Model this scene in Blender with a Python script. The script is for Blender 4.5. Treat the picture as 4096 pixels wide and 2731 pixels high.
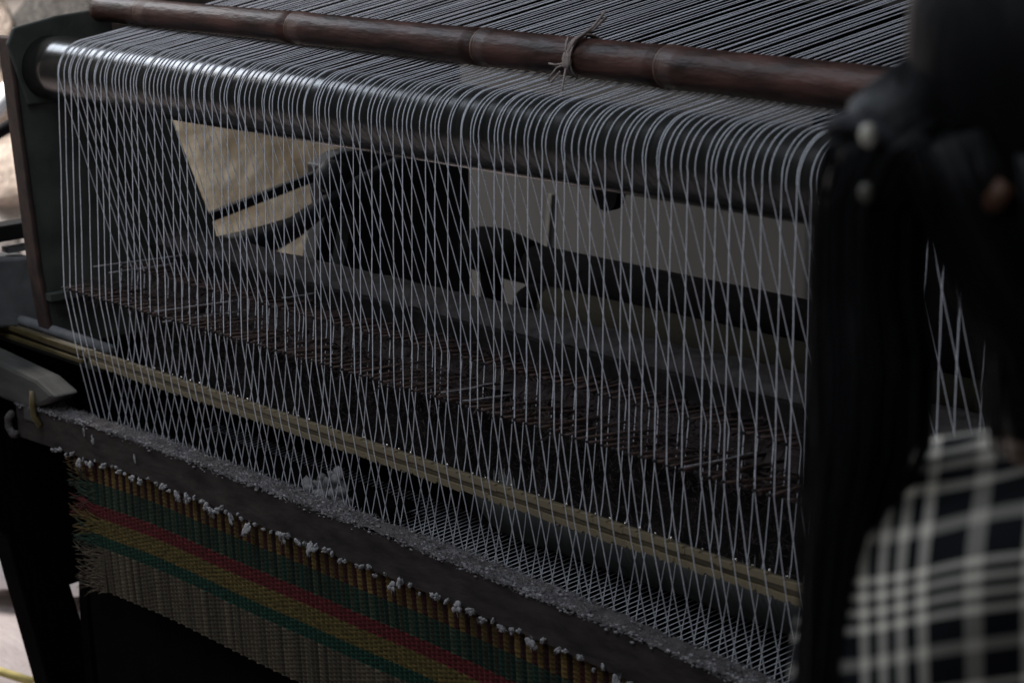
import bpy, math, random
from mathutils import Vector, Matrix, noise
random.seed(7)
scene = bpy.context.scene
COL = scene.collection
for o in list(bpy.data.objects): bpy.data.objects.remove(o)

# ------------------------------------------------------------------ camera
YAW, PITCH, ROLL = (math.radians(a) for a in (53.806, 13.1848, -3.1726))
CAM = Vector((3.13714, -1.60062, 0.383613))
fw = Vector((-math.sin(YAW)*math.cos(PITCH), math.cos(YAW)*math.cos(PITCH), -math.sin(PITCH)))
rt = Vector((math.cos(YAW), math.sin(YAW), 0)); up = rt.cross(fw)
rt, up = math.cos(ROLL)*rt + math.sin(ROLL)*up, -math.sin(ROLL)*rt + math.cos(ROLL)*up
cd = bpy.data.cameras.new('camera'); cam = bpy.data.objects.new('camera', cd); COL.objects.link(cam)
cam.matrix_world = Matrix(((rt.x, up.x, -fw.x, CAM.x), (rt.y, up.y, -fw.y, CAM.y), (rt.z, up.z, -fw.z, CAM.z), (0, 0, 0, 1)))
cd.sensor_width = 36; cd.lens = 87.19; cd.clip_start = 0.05; cd.clip_end = 100
cd.dof.use_dof = True; cd.dof.focus_distance = 2.95; cd.dof.aperture_fstop = 8.4
scene.camera = cam

# ------------------------------------------------------------------ light
w = bpy.data.worlds.new('World'); scene.world = w; w.use_nodes = True
bg = w.node_tree.nodes['Background']; bg.inputs[0].default_value = (0.75, 0.85, 1.0, 1); bg.inputs[1].default_value = 0.014
def area(name, loc, target, sx, sy, power, col):
    l = bpy.data.lights.new(name, 'AREA'); l.shape = 'RECTANGLE'; l.size = sx; l.size_y = sy; l.energy = power; l.color = col
    o = bpy.data.objects.new(name, l); COL.objects.link(o); o.location = loc
    o.rotation_euler = (Vector(target) - Vector(loc)).to_track_quat('-Z', 'Y').to_euler(); return o
area('doorway_light', (-2.7, -0.15, 1.75), (0.5, 0.0, -0.1), 0.8, 0.8, 27, (0.80, 0.88, 1.0))      # open side of the shed, far left
area('open_side_light', (0.55, -1.5, 2.3), (0.5, 0.0, -0.15), 2.6, 1.4, 54, (0.82, 0.9, 1.0))          # open side of the shed, left of the viewer
area('person_fill_light', (3.3, -3.0, 1.7), (2.1, -0.8, 0.1), 0.8, 0.8, 12, (0.9, 0.95, 1.0))  # unseen fill lamp added to brighten the person
area('yard_light', (-2.3, -0.4, 2.0), (-4.2, 1.5, -0.5), 1.2, 1.2, 420, (1.0, 0.95, 0.9))            # daylight in the yard behind
area('back_wall_light', (-1.5, 2.5, 0.45), (-2.6, 1.9, -0.65), 0.6, 0.6, 4.6, (1.0, 0.93, 0.82))
vs = scene.view_settings; vs.view_transform = 'Standard'; vs.look = 'None'; vs.exposure = 0; vs.gamma = 1; vs.use_curve_mapping = False
scene.cycles.use_denoising = True
scene.cycles.max_bounces = 6

# ------------------------------------------------------------------ helpers
def mat(name, col, rough=0.7, metal=0.0, var=0.25, scale=40.0, stretch=(1, 1, 1), bump=0.0, bscale=None, col2=None, spec=0.5, detail=4, dist=0.002):
    m = bpy.data.materials.new(name); m.use_nodes = True; nt = m.node_tree; n = nt.nodes; b = n['Principled BSDF']
    tc = n.new('ShaderNodeTexCoord'); mp = n.new('ShaderNodeMapping'); mp.inputs['Scale'].default_value = stretch
    nt.links.new(tc.outputs['Object'], mp.inputs[0])
    nz = n.new('ShaderNodeTexNoise'); nz.inputs['Scale'].default_value = scale; nz.inputs['Detail'].default_value = detail
    nt.links.new(mp.outputs[0], nz.inputs[0])
    rp = n.new('ShaderNodeValToRGB'); rp.color_ramp.elements[0].position = 0.3; rp.color_ramp.elements[1].position = 0.72
    a = [c*(1-var) for c in col]; c2 = [min(1, c*(1+var)) for c in col] if col2 is None else col2
    rp.color_ramp.elements[0].color = (*a, 1); rp.color_ramp.elements[1].color = (*c2, 1)
    nt.links.new(nz.outputs[0], rp.inputs[0]); nt.links.new(rp.outputs[0], b.inputs['Base Color'])
    b.inputs['Roughness'].default_value = rough; b.inputs['Metallic'].default_value = metal; b.inputs['Specular IOR Level'].default_value = spec
    if bump:
        nb = n.new('ShaderNodeTexNoise'); nb.inputs['Scale'].default_value = bscale or scale*2; nb.inputs['Detail'].default_value = 5
        nt.links.new(mp.outputs[0], nb.inputs[0])
        bp = n.new('ShaderNodeBump'); bp.inputs['Strength'].default_value = bump; bp.inputs['Distance'].default_value = dist
        nt.links.new(nb.outputs[0], bp.inputs['Height']); nt.links.new(bp.outputs[0], b.inputs['Normal'])
    return m

class MB:
    def __init__(s): s.v = []; s.f = []
    def tube(s, pts, r, n=6, caps=True):
        pts = [Vector(p) for p in pts]; rs = r if isinstance(r, (list, tuple)) else [r]*len(pts)
        base = len(s.v); prev = None
        for i, p in enumerate(pts):
            t = (pts[min(i+1, len(pts)-1)] - pts[max(i-1, 0)]).normalized()
            if prev is None:
                a = Vector((1, 0, 0)) if abs(t.x) < 0.9 else Vector((0, 0, 1)); prev = (a - t*a.dot(t)).normalized()
            else:
                prev = (prev - t*prev.dot(t)).normalized()
            b = t.cross(prev)
            for k in range(n):
                an = 2*math.pi*k/n; s.v.append(p + rs[i]*(math.cos(an)*prev + math.sin(an)*b))
        for i in range(len(pts)-1):
            for k in range(n):
                s.f.append((base+i*n+k, base+i*n+(k+1) % n, base+(i+1)*n+(k+1) % n, base+(i+1)*n+k))
        if caps:
            s.f.append(tuple(base+k for k in reversed(range(n)))); s.f.append(tuple(base+(len(pts)-1)*n+k for k in range(n)))
        return s
    def box(s, x0, x1, y0, y1, z0, z1):
        b = len(s.v)
        s.v += [Vector((x, y, z)) for x in (x0, x1) for y in (y0, y1) for z in (z0, z1)]
        s.f += [tuple(b+i for i in q) for q in ((0, 1, 3, 2), (4, 6, 7, 5), (0, 4, 5, 1), (2, 3, 7, 6), (0, 2, 6, 4), (1, 5, 7, 3))]
        return s
    def prism(s, poly, axis, a, b):           # polygon in the other two axes, extruded along axis a..b
        n = len(poly); base = len(s.v)
        for val in (a, b):
            for p in poly:
                q = [p[0], p[1]]; q.insert(axis, val); s.v.append(Vector(q))
        s.f.append(tuple(base+i for i in range(n))); s.f.append(tuple(base+n+i for i in reversed(range(n))))
        for i in range(n): s.f.append((base+i, base+n+i, base+n+(i+1) % n, base+(i+1) % n))
        return s
    def grid(s, P, wrap=False):               # rows of points
        b = len(s.v); R = len(P); Cn = len(P[0])
        for row in P: s.v += [Vector(p) for p in row]
        for i in range(R-1):
            for j in range(Cn-1 if not wrap else Cn):
                k = (j+1) % Cn; s.f.append((b+i*Cn+j, b+i*Cn+k, b+(i+1)*Cn+k, b+(i+1)*Cn+j))
        return s
    def mesh(s, name, m, smooth=True):
        me = bpy.data.meshes.new(name); me.from_pydata([tuple(v) for v in s.v], [], s.f); me.validate(); me.update()
        if m: me.materials.append(m)
        if smooth: me.polygons.foreach_set('use_smooth', [True]*len(me.polygons))
        return me
    def build(s, name, m, parent=None, smooth=False, bevel=0):
        o = bpy.data.objects.new(name, s.mesh(name, m, smooth)); COL.objects.link(o); o.parent = parent
        if bevel:
            md = o.modifiers.new('bevel', 'BEVEL'); md.width = bevel; md.segments = 2; md.limit_method = 'ANGLE'
        return o
def tag(o, label=None, cat=None, group=None, kind=None):
    if label: o['label'] = label
    if cat: o['category'] = cat
    if group: o['group'] = group
    if kind: o['kind'] = kind
    return o
def empty(name, loc=(0, 0, 0)):
    o = bpy.data.objects.new(name, None); COL.objects.link(o); o.location = loc; o.empty_display_size = 0.05; return o
def nz(x, y=0.0, z=0.0): return noise.noise(Vector((x, y, z)))
def lump(m_name, material, seed, r=1.0, sub=2, amp=0.35, freq=1.6):   # irregular fluffy lump, unit radius
    import bmesh
    bm = bmesh.new(); bmesh.ops.create_icosphere(bm, subdivisions=sub, radius=1)
    for v in bm.verts:
        d = 1 + amp*nz(v.co.x*freq+seed, v.co.y*freq, v.co.z*freq) + amp*0.6*nz(v.co.x*4+seed, v.co.y*4, v.co.z*4)
        v.co *= r*d
    me = bpy.data.meshes.new(m_name); bm.to_mesh(me); bm.free(); me.materials.append(material)
    me.polygons.foreach_set('use_smooth', [True]*len(me.polygons)); return me

# ------------------------------------------------------------------ materials
M = {}
M['yarn'] = mat('yarn', (0.83, 0.83, 0.87), 0.85, var=0.12, scale=300)
_nt = M['yarn'].node_tree; _b = _nt.nodes['Principled BSDF']; _c = _b.inputs['Base Color'].links[0].from_socket
_b.inputs['Specular IOR Level'].default_value = 0.15
_t = _nt.nodes.new('ShaderNodeBsdfTranslucent'); _nt.links.new(_c, _t.inputs[0]); _mx = _nt.nodes.new('ShaderNodeMixShader'); _mx.inputs[0].default_value = 0.42
_nt.links.new(_b.outputs[0], _mx.inputs[1]); _nt.links.new(_t.outputs[0], _mx.inputs[2]); _nt.links.new(_mx.outputs[0], _nt.nodes['Material Output'].inputs[0])
M['steel'] = mat('beam_steel', (0.014, 0.0135, 0.0125), 0.22, 0.0, spec=0.26, var=0.35, scale=6, stretch=(22, 1, 1), bump=0.35, bscale=9, dist=0.0006)
M['iron'] = mat('cast_iron', (0.050, 0.052, 0.046), 0.62, 0.0, var=0.4, scale=18, bump=0.3, bscale=120)
M['iron_rust'] = mat('rusty_edge', (0.034, 0.017, 0.013), 0.8, var=0.5, scale=40, bump=0.3, bscale=150)
M['black'] = mat('black_iron', (0.007, 0.007, 0.008), 0.6, var=0.3, scale=30, spec=0.2)
M['blackwood'] = mat('black_wood', (0.0028, 0.0024, 0.0024), 1.0, var=0.4, scale=25, stretch=(1, 6, 1), spec=0.02)
M['bamboo'] = mat('dark_bamboo', (0.046, 0.018, 0.013), 0.50, var=0.7, scale=12, stretch=(1, 4, 4), bump=0.7, bscale=40, dist=0.002, col2=(0.085, 0.036, 0.027), spec=0.3)
M['bamboo_node'] = mat('bamboo_node', (0.085, 0.045, 0.028), 0.55, var=0.4, scale=60, bump=0.3)
M['bamboo_cut'] = mat('bamboo_cut_end', (0.16, 0.11, 0.085), 0.75, var=0.4, scale=90)
M['string'] = mat('grey_brown_string', (0.25, 0.195, 0.18), 0.95, var=0.3, scale=200)
M['stick'] = mat('brown_stick', (0.050, 0.024, 0.017), 0.75, var=0.5, scale=30, stretch=(1, .2, 1))
M['ridge'] = mat('ridge_lint', (0.062, 0.055, 0.054), 1.0, var=0.4, scale=40, bump=0.8, bscale=200, dist=0.003, spec=0.05)
M['lintboard'] = mat('linty_board', (0.016, 0.013, 0.013), 0.95, var=0.6, scale=22, bump=0.8, bscale=70, dist=0.004, spec=0.1)
M['lint'] = mat('grey_lint', (0.22, 0.208, 0.215), 1.0, var=0.5, scale=60, bump=0.6, bscale=260, dist=0.003, spec=0.05)
M['lintdark'] = mat('dusty_lint', (0.036, 0.029, 0.028), 1.0, var=0.5, scale=40, bump=0.8, bscale=200, dist=0.003, spec=0.05)
M['cotton'] = mat('white_cotton', (0.32, 0.31, 0.315), 1.0, var=0.2, scale=120, bump=0.5, bscale=300, dist=0.002, spec=0.05)
M['brass'] = mat('aged_brass', (0.085, 0.066, 0.040), 0.6, 0.0, var=0.3, scale=30, stretch=(.2, 1, 1))
M['tan'] = mat('tan_strip', (0.145, 0.114, 0.066), 0.6, var=0.25, scale=50)
M['bead'] = mat('steel_bead', (0.55, 0.5, 0.45), 0.2, 1.0, var=0.1)
M['plank'] = mat('dusty_plank', (0.027, 0.0215, 0.020), 0.9, var=0.5, scale=18, stretch=(1, 1, 3), bump=0.5, bscale=60, spec=0.15)
M['stone'] = mat('stone', (0.30, 0.28, 0.27), 0.9, var=0.4, scale=5, bump=0.8, bscale=9, dist=0.03)
M['stone_pink'] = mat('pink_stone', (0.52, 0.44, 0.38), 0.9, var=0.3, scale=5, bump=0.8, bscale=9, dist=0.03)
M['stone_shaded'] = mat('shaded_stone', (0.10, 0.095, 0.09), 0.9, var=0.6, scale=9, bump=0.8, bscale=16, dist=0.03)  # darker stone colour, paints the shaded part of the wall
M['mortar'] = mat('mortar', (0.30, 0.27, 0.25), 0.95, var=0.3, scale=10)
M['stucco'] = mat('tan_stucco', (0.40, 0.32, 0.20), 0.95, var=0.55, scale=11, bump=0.6, bscale=14, dist=0.02, col2=(0.36, 0.33, 0.27))
M['panel'] = mat('grey_panel', (0.030, 0.028, 0.0255), 0.9, var=0.2, scale=4, stretch=(3, 1, 1))
M['floor'] = mat('dusty_floor', (0.27, 0.235, 0.23), 0.95, var=0.25, scale=4, stretch=(1, 3, 1), bump=0.5, bscale=18, dist=0.02)
M['white'] = mat('white_plaster', (0.8, 0.8, 0.82), 0.9, var=0.1)
M['grey_cast'] = mat('dusty_casting', (0.10, 0.10, 0.105), 0.85, var=0.35, scale=20, bump=0.4)
M['grey_wood'] = mat('grey_wood', (0.042, 0.040, 0.036), 0.85, var=0.35, scale=12, stretch=(1, 6, 6), bump=0.3)
M['yellow'] = mat('ochre_strap', (0.06, 0.042, 0.010), 0.7, var=0.3)
M['olive'] = mat('olive_tube', (0.007, 0.006, 0.003), 0.9, var=0.4, scale=8, bump=0.2, spec=0.08)
M['gloss'] = mat('glossy_black', (0.006, 0.006, 0.007), 0.45, var=0.2)
M['warp'] = mat('wound_yarn', (0.17, 0.172, 0.162), 0.95, var=0.2, scale=12, spec=0.1)

# ------------------------------------------------------------------ setting: ground and far walls
fl = MB().grid([[(x*0.5-7, y*0.5-3, -1.2 + 0.012*nz(x*.7, y*.7)) for x in range(25)] for y in range(17)]).build('ground', M['floor'], smooth=True)
tag(fl, kind='structure')

sw = empty('stone_wall', (-4.3, 1.5, -1.2)); tag(sw, 'sunlit wall of rough pale stones in the yard beyond the loom', 'wall')
MB().box(-4.6, -4.40, -1.5, 2.4, -1.25, 1.2).build('mortar_backing', M['mortar'], sw).matrix_parent_inverse = Matrix.Translation((4.3, -1.5, 1.2))
def child(o, root):
    o.parent = root; o.matrix_parent_inverse = root.matrix_world.inverted() if False else Matrix.Translation(-Vector(root.location)); return o
smeshes = [lump('stone', M[k], 3.1*i, 1, 3, 0.22, 1.1) for i, k in enumerate(('stone', 'stone_pink', 'stone', 'stone_pink'))]
dmesh = lump('stone', M['stone_shaded'], 5.5, 1, 3, 0.3, 1.4)
zz = -1.2; row = 0
while zz < 0.9:
    h = random.uniform(0.20, 0.30); yy = 0.9 + random.uniform(-0.2, 0)
    while yy < 2.3:
        wd = random.uniform(0.24, 0.42)
        dark = (yy + wd/2 > 1.97 and zz > -0.62)  # upper far stones get the painted shade colour
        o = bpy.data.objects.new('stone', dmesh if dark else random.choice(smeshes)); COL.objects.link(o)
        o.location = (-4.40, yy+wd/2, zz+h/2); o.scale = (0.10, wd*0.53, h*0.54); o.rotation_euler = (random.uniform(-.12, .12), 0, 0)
        child(o, sw); yy += wd
    zz += h; row += 1
st = MB().grid([[(-2.62 + 0.012*nz(y*1.3, z*1.3), y*0.08+1.30, -1.25+z*0.08) for z in range(12)] for y in range(26)])
so = st.build('stucco_wall', M['stucco'], smooth=True); tag(so, 'tan plastered wall seen through the triangular gap behind the threads', 'wall')
md = so.modifiers.new('solid', 'SOLIDIFY'); md.thickness = 0.1; md.offset = 0

tag(MB().box(0.442, 3.2, 0.95, 0.98, -1.2, -0.16).build('gap_shade_board', M['blackwood']), 'black boarding added right of the flat grey screen to keep the gap dark', 'board')  # added black sheet, stands in for the dark gap
pn = empty('partition_screen', (0.2, 1.0, -1.2)); tag(pn, 'flat grey screen standing behind the black roller', 'screen')
child(MB().box(-0.53, 0.44, 1.0, 1.02, -1.19, -0.15).build('board', M['panel']), pn)
for x, t in ((-0.33, 0.05),):
    child(MB().prism([(x, -0.60), (x+0.012, -0.60), (x+0.012+t, -0.36), (x+t, -0.36)], 1, 0.994, 0.9995).build('batten', mat('pale_batten', (0.07, 0.066, 0.058), 0.9)), pn)

# yard bits seen left of the loom
tag(MB().tube([(-0.9, 0.02, -0.30), (-0.9, 0.38, -0.16)], 0.012, 8).build('iron_rod', M['black'], smooth=True), 'thin black rod slanting across the bright gap at far left', 'rod')
tag(MB().tube([(-1.6, 0.45, -0.36), (-1.6, 0.70, -0.16)], 0.024, 8).build('white_pole', M['white'], smooth=True), 'white pole slanting in front of the stone wall at far left', 'pole')
for i, (x, y, z, s, lb) in enumerate(((-1.3, 0.40, -1.10, 0.12, 'large white lump on the ground left of the black leg'), (-1.15, 0.47, -1.12, 0.09, 'white lump seen through the gap beside the black leg'), (-0.85, 0.13, -0.66, 0.05, 'white lump high beside the plank end at far left'))):
    o = bpy.data.objects.new('white_lump', lump('white_lump', M['white'], 9+i, 1, 2, 0.3)); COL.objects.link(o); o.location = (x, y, z); o.scale = (s, s*1.1, s*0.8)
    tag(o, lb, 'lump')
tag(MB().tube([(-0.95, 0.02, -1.175), (-0.88, 0.12, -1.165), (-0.80, 0.17, -1.185)], 0.008, 6).build('straw_stalk', mat('straw', (0.5, 0.42, 0.15), 0.8), smooth=True), 'yellow straw stalk lying on the dusty ground', 'straw')

# ------------------------------------------------------------------ left side frame of the loom
sf = empty('loom_side_frame', (-0.12, 0.1, -1.2)); tag(sf, 'dark cast iron side frame with rusty front edge at far left of the loom', 'frame')
child(MB().prism([(-0.072, 0.035), (0.06, 0.045), (0.150, -0.01), (0.178, -0.106), (0.234, -0.275), (0.27, -0.42), (-0.05, -0.42), (-0.061, -0.30)], 0, -0.15, -0.12).build('plate', M['iron'], bevel=0.003), sf)
child(MB().prism([(-0.0745, 0.038), (-0.068, 0.041), (-0.056, -0.30), (-0.046, -0.42), (-0.0525, -0.42), (-0.0635, -0.30)], 0, -0.1515, -0.1165).build('front_edge', M['iron_rust'], bevel=0.002), sf)
child(MB().prism([(-0.078, 0.03), (-0.066, 0.052), (0.0, 0.062), (0.09, 0.066), (0.09, 0.02), (0.02, -0.06), (-0.055, -0.06)], 0, -0.1195, -0.112).build('bearing_bracket', M['iron'], bevel=0.003), sf)
child(MB().prism([(-0.045, -0.425), (0.31, -0.425), (0.31, -1.2), (-0.035, -1.2), (-0.036, -0.94), (-0.034, -0.82), (-0.029, -0.768), (-0.012, -0.56)], 0, -0.15, -0.125).build('lower_shade_plate', M['blackwood']), sf)  # black plate added to hide bright floor, stands in for shade
child(MB().box(-0.118, -0.100, -0.055, 0.20, -0.345, -0.335).build('cross_rib', M['iron']), sf)
child(MB().prism([(0.43, -0.215), (0.47, -0.20), (0.72, -0.20), (0.705, -0.50), (0.395, -0.50), (0.41, -0.36), (0.435, -0.29)], 0, -0.16, -0.12).build('rear_upright', M['black'], bevel=0.004), sf)
child(MB().prism([(0.46, -0.30), (0.475, -0.30), (0.445, -0.40), (0.43, -0.40)], 0, -0.119, -0.105).build('rib', M['iron']), sf)
child(MB().prism([(0.225, -0.262), (0.232, -0.275), (0.44, -0.237), (0.57, -0.205), (0.565, -0.190), (0.44, -0.222)], 0, -0.135, -0.121).build('stay_bar', M['black'], bevel=0.002), sf)
tag(MB().tube([(-0.09, 0.20, -0.315), (-0.09, 0.30, -0.312), (-0.09, 0.36, -0.298), (-0.09, 0.46, -0.252), (-0.09, 0.63, -0.205)], [0.022, 0.024, 0.017, 0.011, 0.008], 10).build('picking_lever', M['black'], smooth=True), 'black bent lever below the tan wall gap behind the threads', 'lever')
o = bpy.data.objects.new('lever_boss', lump('lever_boss', M['black'], 2, 1, 2, 0.1)); COL.objects.link(o); o.location = (-0.10, 0.44, -0.232); o.scale = (0.02, 0.03, 0.028)
tag(o, 'black rounded boss on the thin stay behind the threads', 'boss')

# pieces at the far left edge of the loom
tag(MB().prism([(-0.30, -0.36), (0.02, -0.41), (0.075, -0.52), (0.06, -0.60), (-0.30, -0.62)], 0, -0.36, -0.30).build('dark_filler', M['blackwood'], bevel=0.004), 'dark filler block added behind the grey timber to black out the gap at far left', 'filler')  # black block added to cover bright floor where the gap is dark
lc = empty('dusty_casting', (-0.25, -0.03, -0.40)); tag(lc, 'dusty grey machine casting left of the side frame', 'casting')
child(MB().prism([(-0.16, -0.285), (-0.02, -0.300), (0.005, -0.325), (0.002, -0.41), (-0.16, -0.385)], 0, -0.29, -0.22).build('body', M['grey_cast'], bevel=0.004), lc)
child(MB().box(-0.27, -0.23, -0.16, 0.005, -0.272, -0.248).build('top_bar', M['black'], bevel=0.002), lc)
child(MB().box(-0.262, -0.238, -0.05, 0.0, -0.292, -0.284).build('clip', M['grey_cast']), lc)
ga = empty('tapered_timber', (-0.1, -0.10, -0.46)); tag(ga, 'blurred grey tapered timber ending above the plank at lower left', 'timber')
child(MB().prism([(-0.45, -0.412), (-0.03, -0.436), (0.030, -0.452), (-0.01, -0.470), (-0.06, -0.486), (-0.45, -0.486)], 1, -0.125, -0.085).build('shaft', M['grey_wood'], bevel=0.006), ga)
child(MB().prism([(-0.085, -0.47), (-0.055, -0.468), (-0.045, -0.505), (-0.09, -0.507)], 1, -0.122, -0.09).build('foot', M['grey_wood'], bevel=0.003), ga)
child(MB().tube([(-0.042, -0.125, -0.455), (-0.040, -0.128, -0.475), (-0.044, -0.126, -0.492), (-0.030, -0.124, -0.505)], 0.005, 6).build('strap', M['yellow'], smooth=True), ga)

# ------------------------------------------------------------------ rollers behind
br = empty('black_roller', (0.4, 0.6, -0.36)); tag(br, 'thick black roller running behind the threads in front of the flat grey screen', 'roller')
child(MB().tube([(0.14, 0.6, -0.360), (1.6, 0.6, -0.364)], 0.031, 24).build('barrel', M['blackwood'], smooth=True), br)
child(MB().tube([(0.035, 0.6, -0.352), (0.06, 0.6, -0.352), (0.11, 0.6, -0.350), (0.14, 0.6, -0.354), (0.20, 0.6, -0.358)], [0.026, 0.035, 0.036, 0.036, 0.031], 24).build('end_flange', M['blackwood'], smooth=True), br)
child(MB().tube([(0.085, 0.6, -0.34), (0.085, 0.6, -0.50)], 0.018, 12).build('support', M['blackwood'], smooth=True), br)
ot = empty('olive_tube', (0.5, 0.5, -0.40)); tag(ot, 'dull olive tube lying below the black roller', 'tube')
child(MB().tube([(0.33, 0.52, -0.392), (1.6, 0.52, -0.392)], 0.030, 20).build('barrel', M['olive'], smooth=True), ot)
child(MB().tube([(0.28, 0.52, -0.395), (0.295, 0.52, -0.395), (0.34, 0.52, -0.395)], [0.026, 0.033, 0.033], 20).build('end_cap', M['blackwood'], smooth=True), ot)
hb = MB().box(-0.9, 2.0, 1.2, 1.24, -0.028, 0.09).build('harness_rail', M['black'], bevel=0.004); tag(hb, 'black rail across the far top right above the thread sheet', 'rail')
tag(MB().box(-2.45, 2.6, 1.30, 1.34, -0.27, 0.6).build('dark_backing', M['blackwood']), 'black backing added far behind the upper thread sheet to darken its gaps', 'board')  # added dark backing so the gaps between upper threads go black

tag(MB().box(-0.72, 2.3, 0.30, 0.32, -1.2, -0.43).build('rear_shade_board', M['blackwood']), 'black board added behind the yarn roll in place of the darkness under the loom', 'board')  # added to block the bright ground, stands in for under-loom shade

# ------------------------------------------------------------------ back rest beam
BY, BZ, BR = -0.014, -0.010, 0.046
bb = empty('back_rest_beam', (0.8, BY, BZ-BR)); tag(bb, 'thick dark polished beam the white threads bend over', 'beam')
child(MB().tube([(-0.1115+i*0.06, BY, BZ) for i in range(36)], BR, 64).build('barrel', M['steel'], smooth=True), bb)
child(MB().tube([(1.100, 0.022, -0.068), (1.100, 0.034, -0.068)], 0.0215, 32).build('lug', M['black']), bb)

# ------------------------------------------------------------------ warp threads
TA = math.atan(0.144)
def leave(tn): a = math.atan(tn); return a
def arc(a0, a1, n):   # angle measured on the beam: 0 = front (-Y), +90 = top
    return [(BY - (BR+TR)*math.cos(a0+(a1-a0)*i/n), BZ + (BR+TR)*math.sin(a0+(a1-a0)*i/n)) for i in range(n+1)]
TR = 0.00060
def sheet_z(y): return 0.0355 + 0.144*(y+0.0206)
RY, RZ, RR = -0.030, -0.553, 0.017   # turning roller behind the plank
threads = []
x = 0.0; i = 0
def thread(x, front, idx, xreg):
    jx = lambda s: x + s*random.uniform(-1, 1)
    xA = jx(0.0022); pts = []
    # lower sheet from the yarn roll to the turning roller
    xl = xreg + random.uniform(-.0006, .0006)
    pts.append((xl, 0.150, -0.5535)); pts.append((xl, 0.06, -0.5620))
    for k in range(5):
        a = math.radians(-90 - 8 + 0) + (math.radians(98-8))*k/4      # under and round the front
        pts.append((xl + (xA-xl)*k/4, RY - RR*math.cos(a + math.pi/2 - math.pi/2) if False else RY - RR*math.sin(math.radians(90*k/4)), RZ - RR*math.cos(math.radians(90*k/4))))
    if front:
        pts.append((xA, -0.0690, -0.420)); pts.append((xA, -0.0715, -0.405)); pts.append((xA, -0.0825, -0.309)); pts.append((xA, -0.0825, -0.304))
        a0 = -0.07
    else:
        xA = x + random.uniform(-0.004, 0.004)
        pts.append((xA, -0.0080, -0.405)); pts.append((xA, 0.0088, -0.293)); pts.append((xA, 0.0088, -0.288))
        a0 = -math.atan(0.25 + random.uniform(-.01, .01))
    ps = arc(a0, math.pi/2 - TA, 12)
    for k, (y, z) in enumerate(ps):
        t = k/12; pts.append((xA*(1-t) + x*t if k else xA*0.5 + x*0.5, y, z))
    dx = random.uniform(-0.004, 0.004)
    for y in (0.03, 0.06, 0.2, 0.5, 1.3): pts.append((x + dx*(y+0.02)/0.5, y, sheet_z(y) + random.uniform(-.0006, .0006)))
    out = []
    for a, b in zip(pts[:-1], pts[1:]):
        out.append(a); L = (Vector(b)-Vector(a)).length
        if 0.05 < L < 0.5:
            nn = int(L/0.045)
            for q in range(1, nn+1):
                t = q/(nn+1); out.append(tuple(Vector(a).lerp(Vector(b), t) + Vector((random.uniform(-1, 1), random.uniform(-1, 1), 0))*0.00045))
    out.append(pts[-1])
    return MB().tube(out, [TR*random.uniform(.86, 1.14) for _ in out], 6)
grp_f = 'white warp threads passing in front of the lease rod'; grp_b = 'white warp threads passing behind the lease rod'
while x < 1.80:
    front = (i % 2 == 0)
    o = thread(x + random.uniform(-0.0042, 0.0042), front, i, x).build('warp_thread', M['yarn'], smooth=True)
    if i == 0: tag(o, 'leftmost white warp thread, nearest the iron side frame', 'thread', grp_f)
    elif front: tag(o, 'white warp thread dropping straight from the beam and crossing in front of the lease rod', 'thread', grp_f)
    else: tag(o, 'white warp thread slanting back from the beam and passing behind the lease rod', 'thread', grp_b)
    threads.append((x, front)); x += 0.0106; i += 1

# ------------------------------------------------------------------ bamboo pole on the sheet
BAY = 0.062; BAR = 0.0188
def bam_r(x): return BAR*(1.0 + 0.16*max(0, x)/1.0*0.9)
def bam_y(x): return BAY - 0.004*x - 0.010*max(0, x)**2
def bam_c(x): return (bam_y(x), sheet_z(bam_y(x)) + bam_r(x) + 0.001)
nodes = [-0.075, 0.045, 0.452, 0.863, 1.195, 1.56, 1.9]
bp = empty('bamboo_pole', (0.9, BAY, sheet_z(BAY))); tag(bp, 'dark brown bamboo pole lying across the white thread sheet', 'pole')
edges = [-0.088] + nodes[1:]
for a, b in zip(edges[:-1], edges[1:]):
    n = 14; pts = []; rs = []
    for k in range(n+1):
        xx = a + (b-a)*k/n; pts.append((xx, *bam_c(xx))); e = min(k, n-k)/n
        rs.append(bam_r(xx)*(1.0 + 0.05*math.exp(-(e*n)**2/1.5) - 0.015*math.sin(math.pi*k/n)))
    child(MB().tube(pts, rs, 28).build('culm', M['bamboo'], smooth=True), bp)
for xn in nodes[1:-1]:
    pts = [(xn+d, *bam_c(xn+d)) for d in (-0.005, -0.002, 0.001, 0.003, 0.006)]
    rs = [bam_r(xn)*q for q in (1.03, 1.075, 1.02, 1.06, 1.02)]
    child(MB().tube(pts, rs, 28).build('node_ring', M['bamboo_node'], smooth=True), bp)
c0 = bam_c(-0.09)
pts = []
ring = [[(-0.0895+dx, c0[0]+r*math.cos(t), c0[1]+r*math.sin(t)) for t in [2*math.pi*k/28 for k in range(28)]] for dx, r in ((0.004, BAR*1.02), (0.0, BAR*1.01), (-0.001, BAR*0.97), (0.0, BAR*0.78), (0.02, BAR*0.75))]
child(MB().grid(ring, wrap=True).build('cut_end', M['bamboo_cut'], smooth=True), bp)

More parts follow.
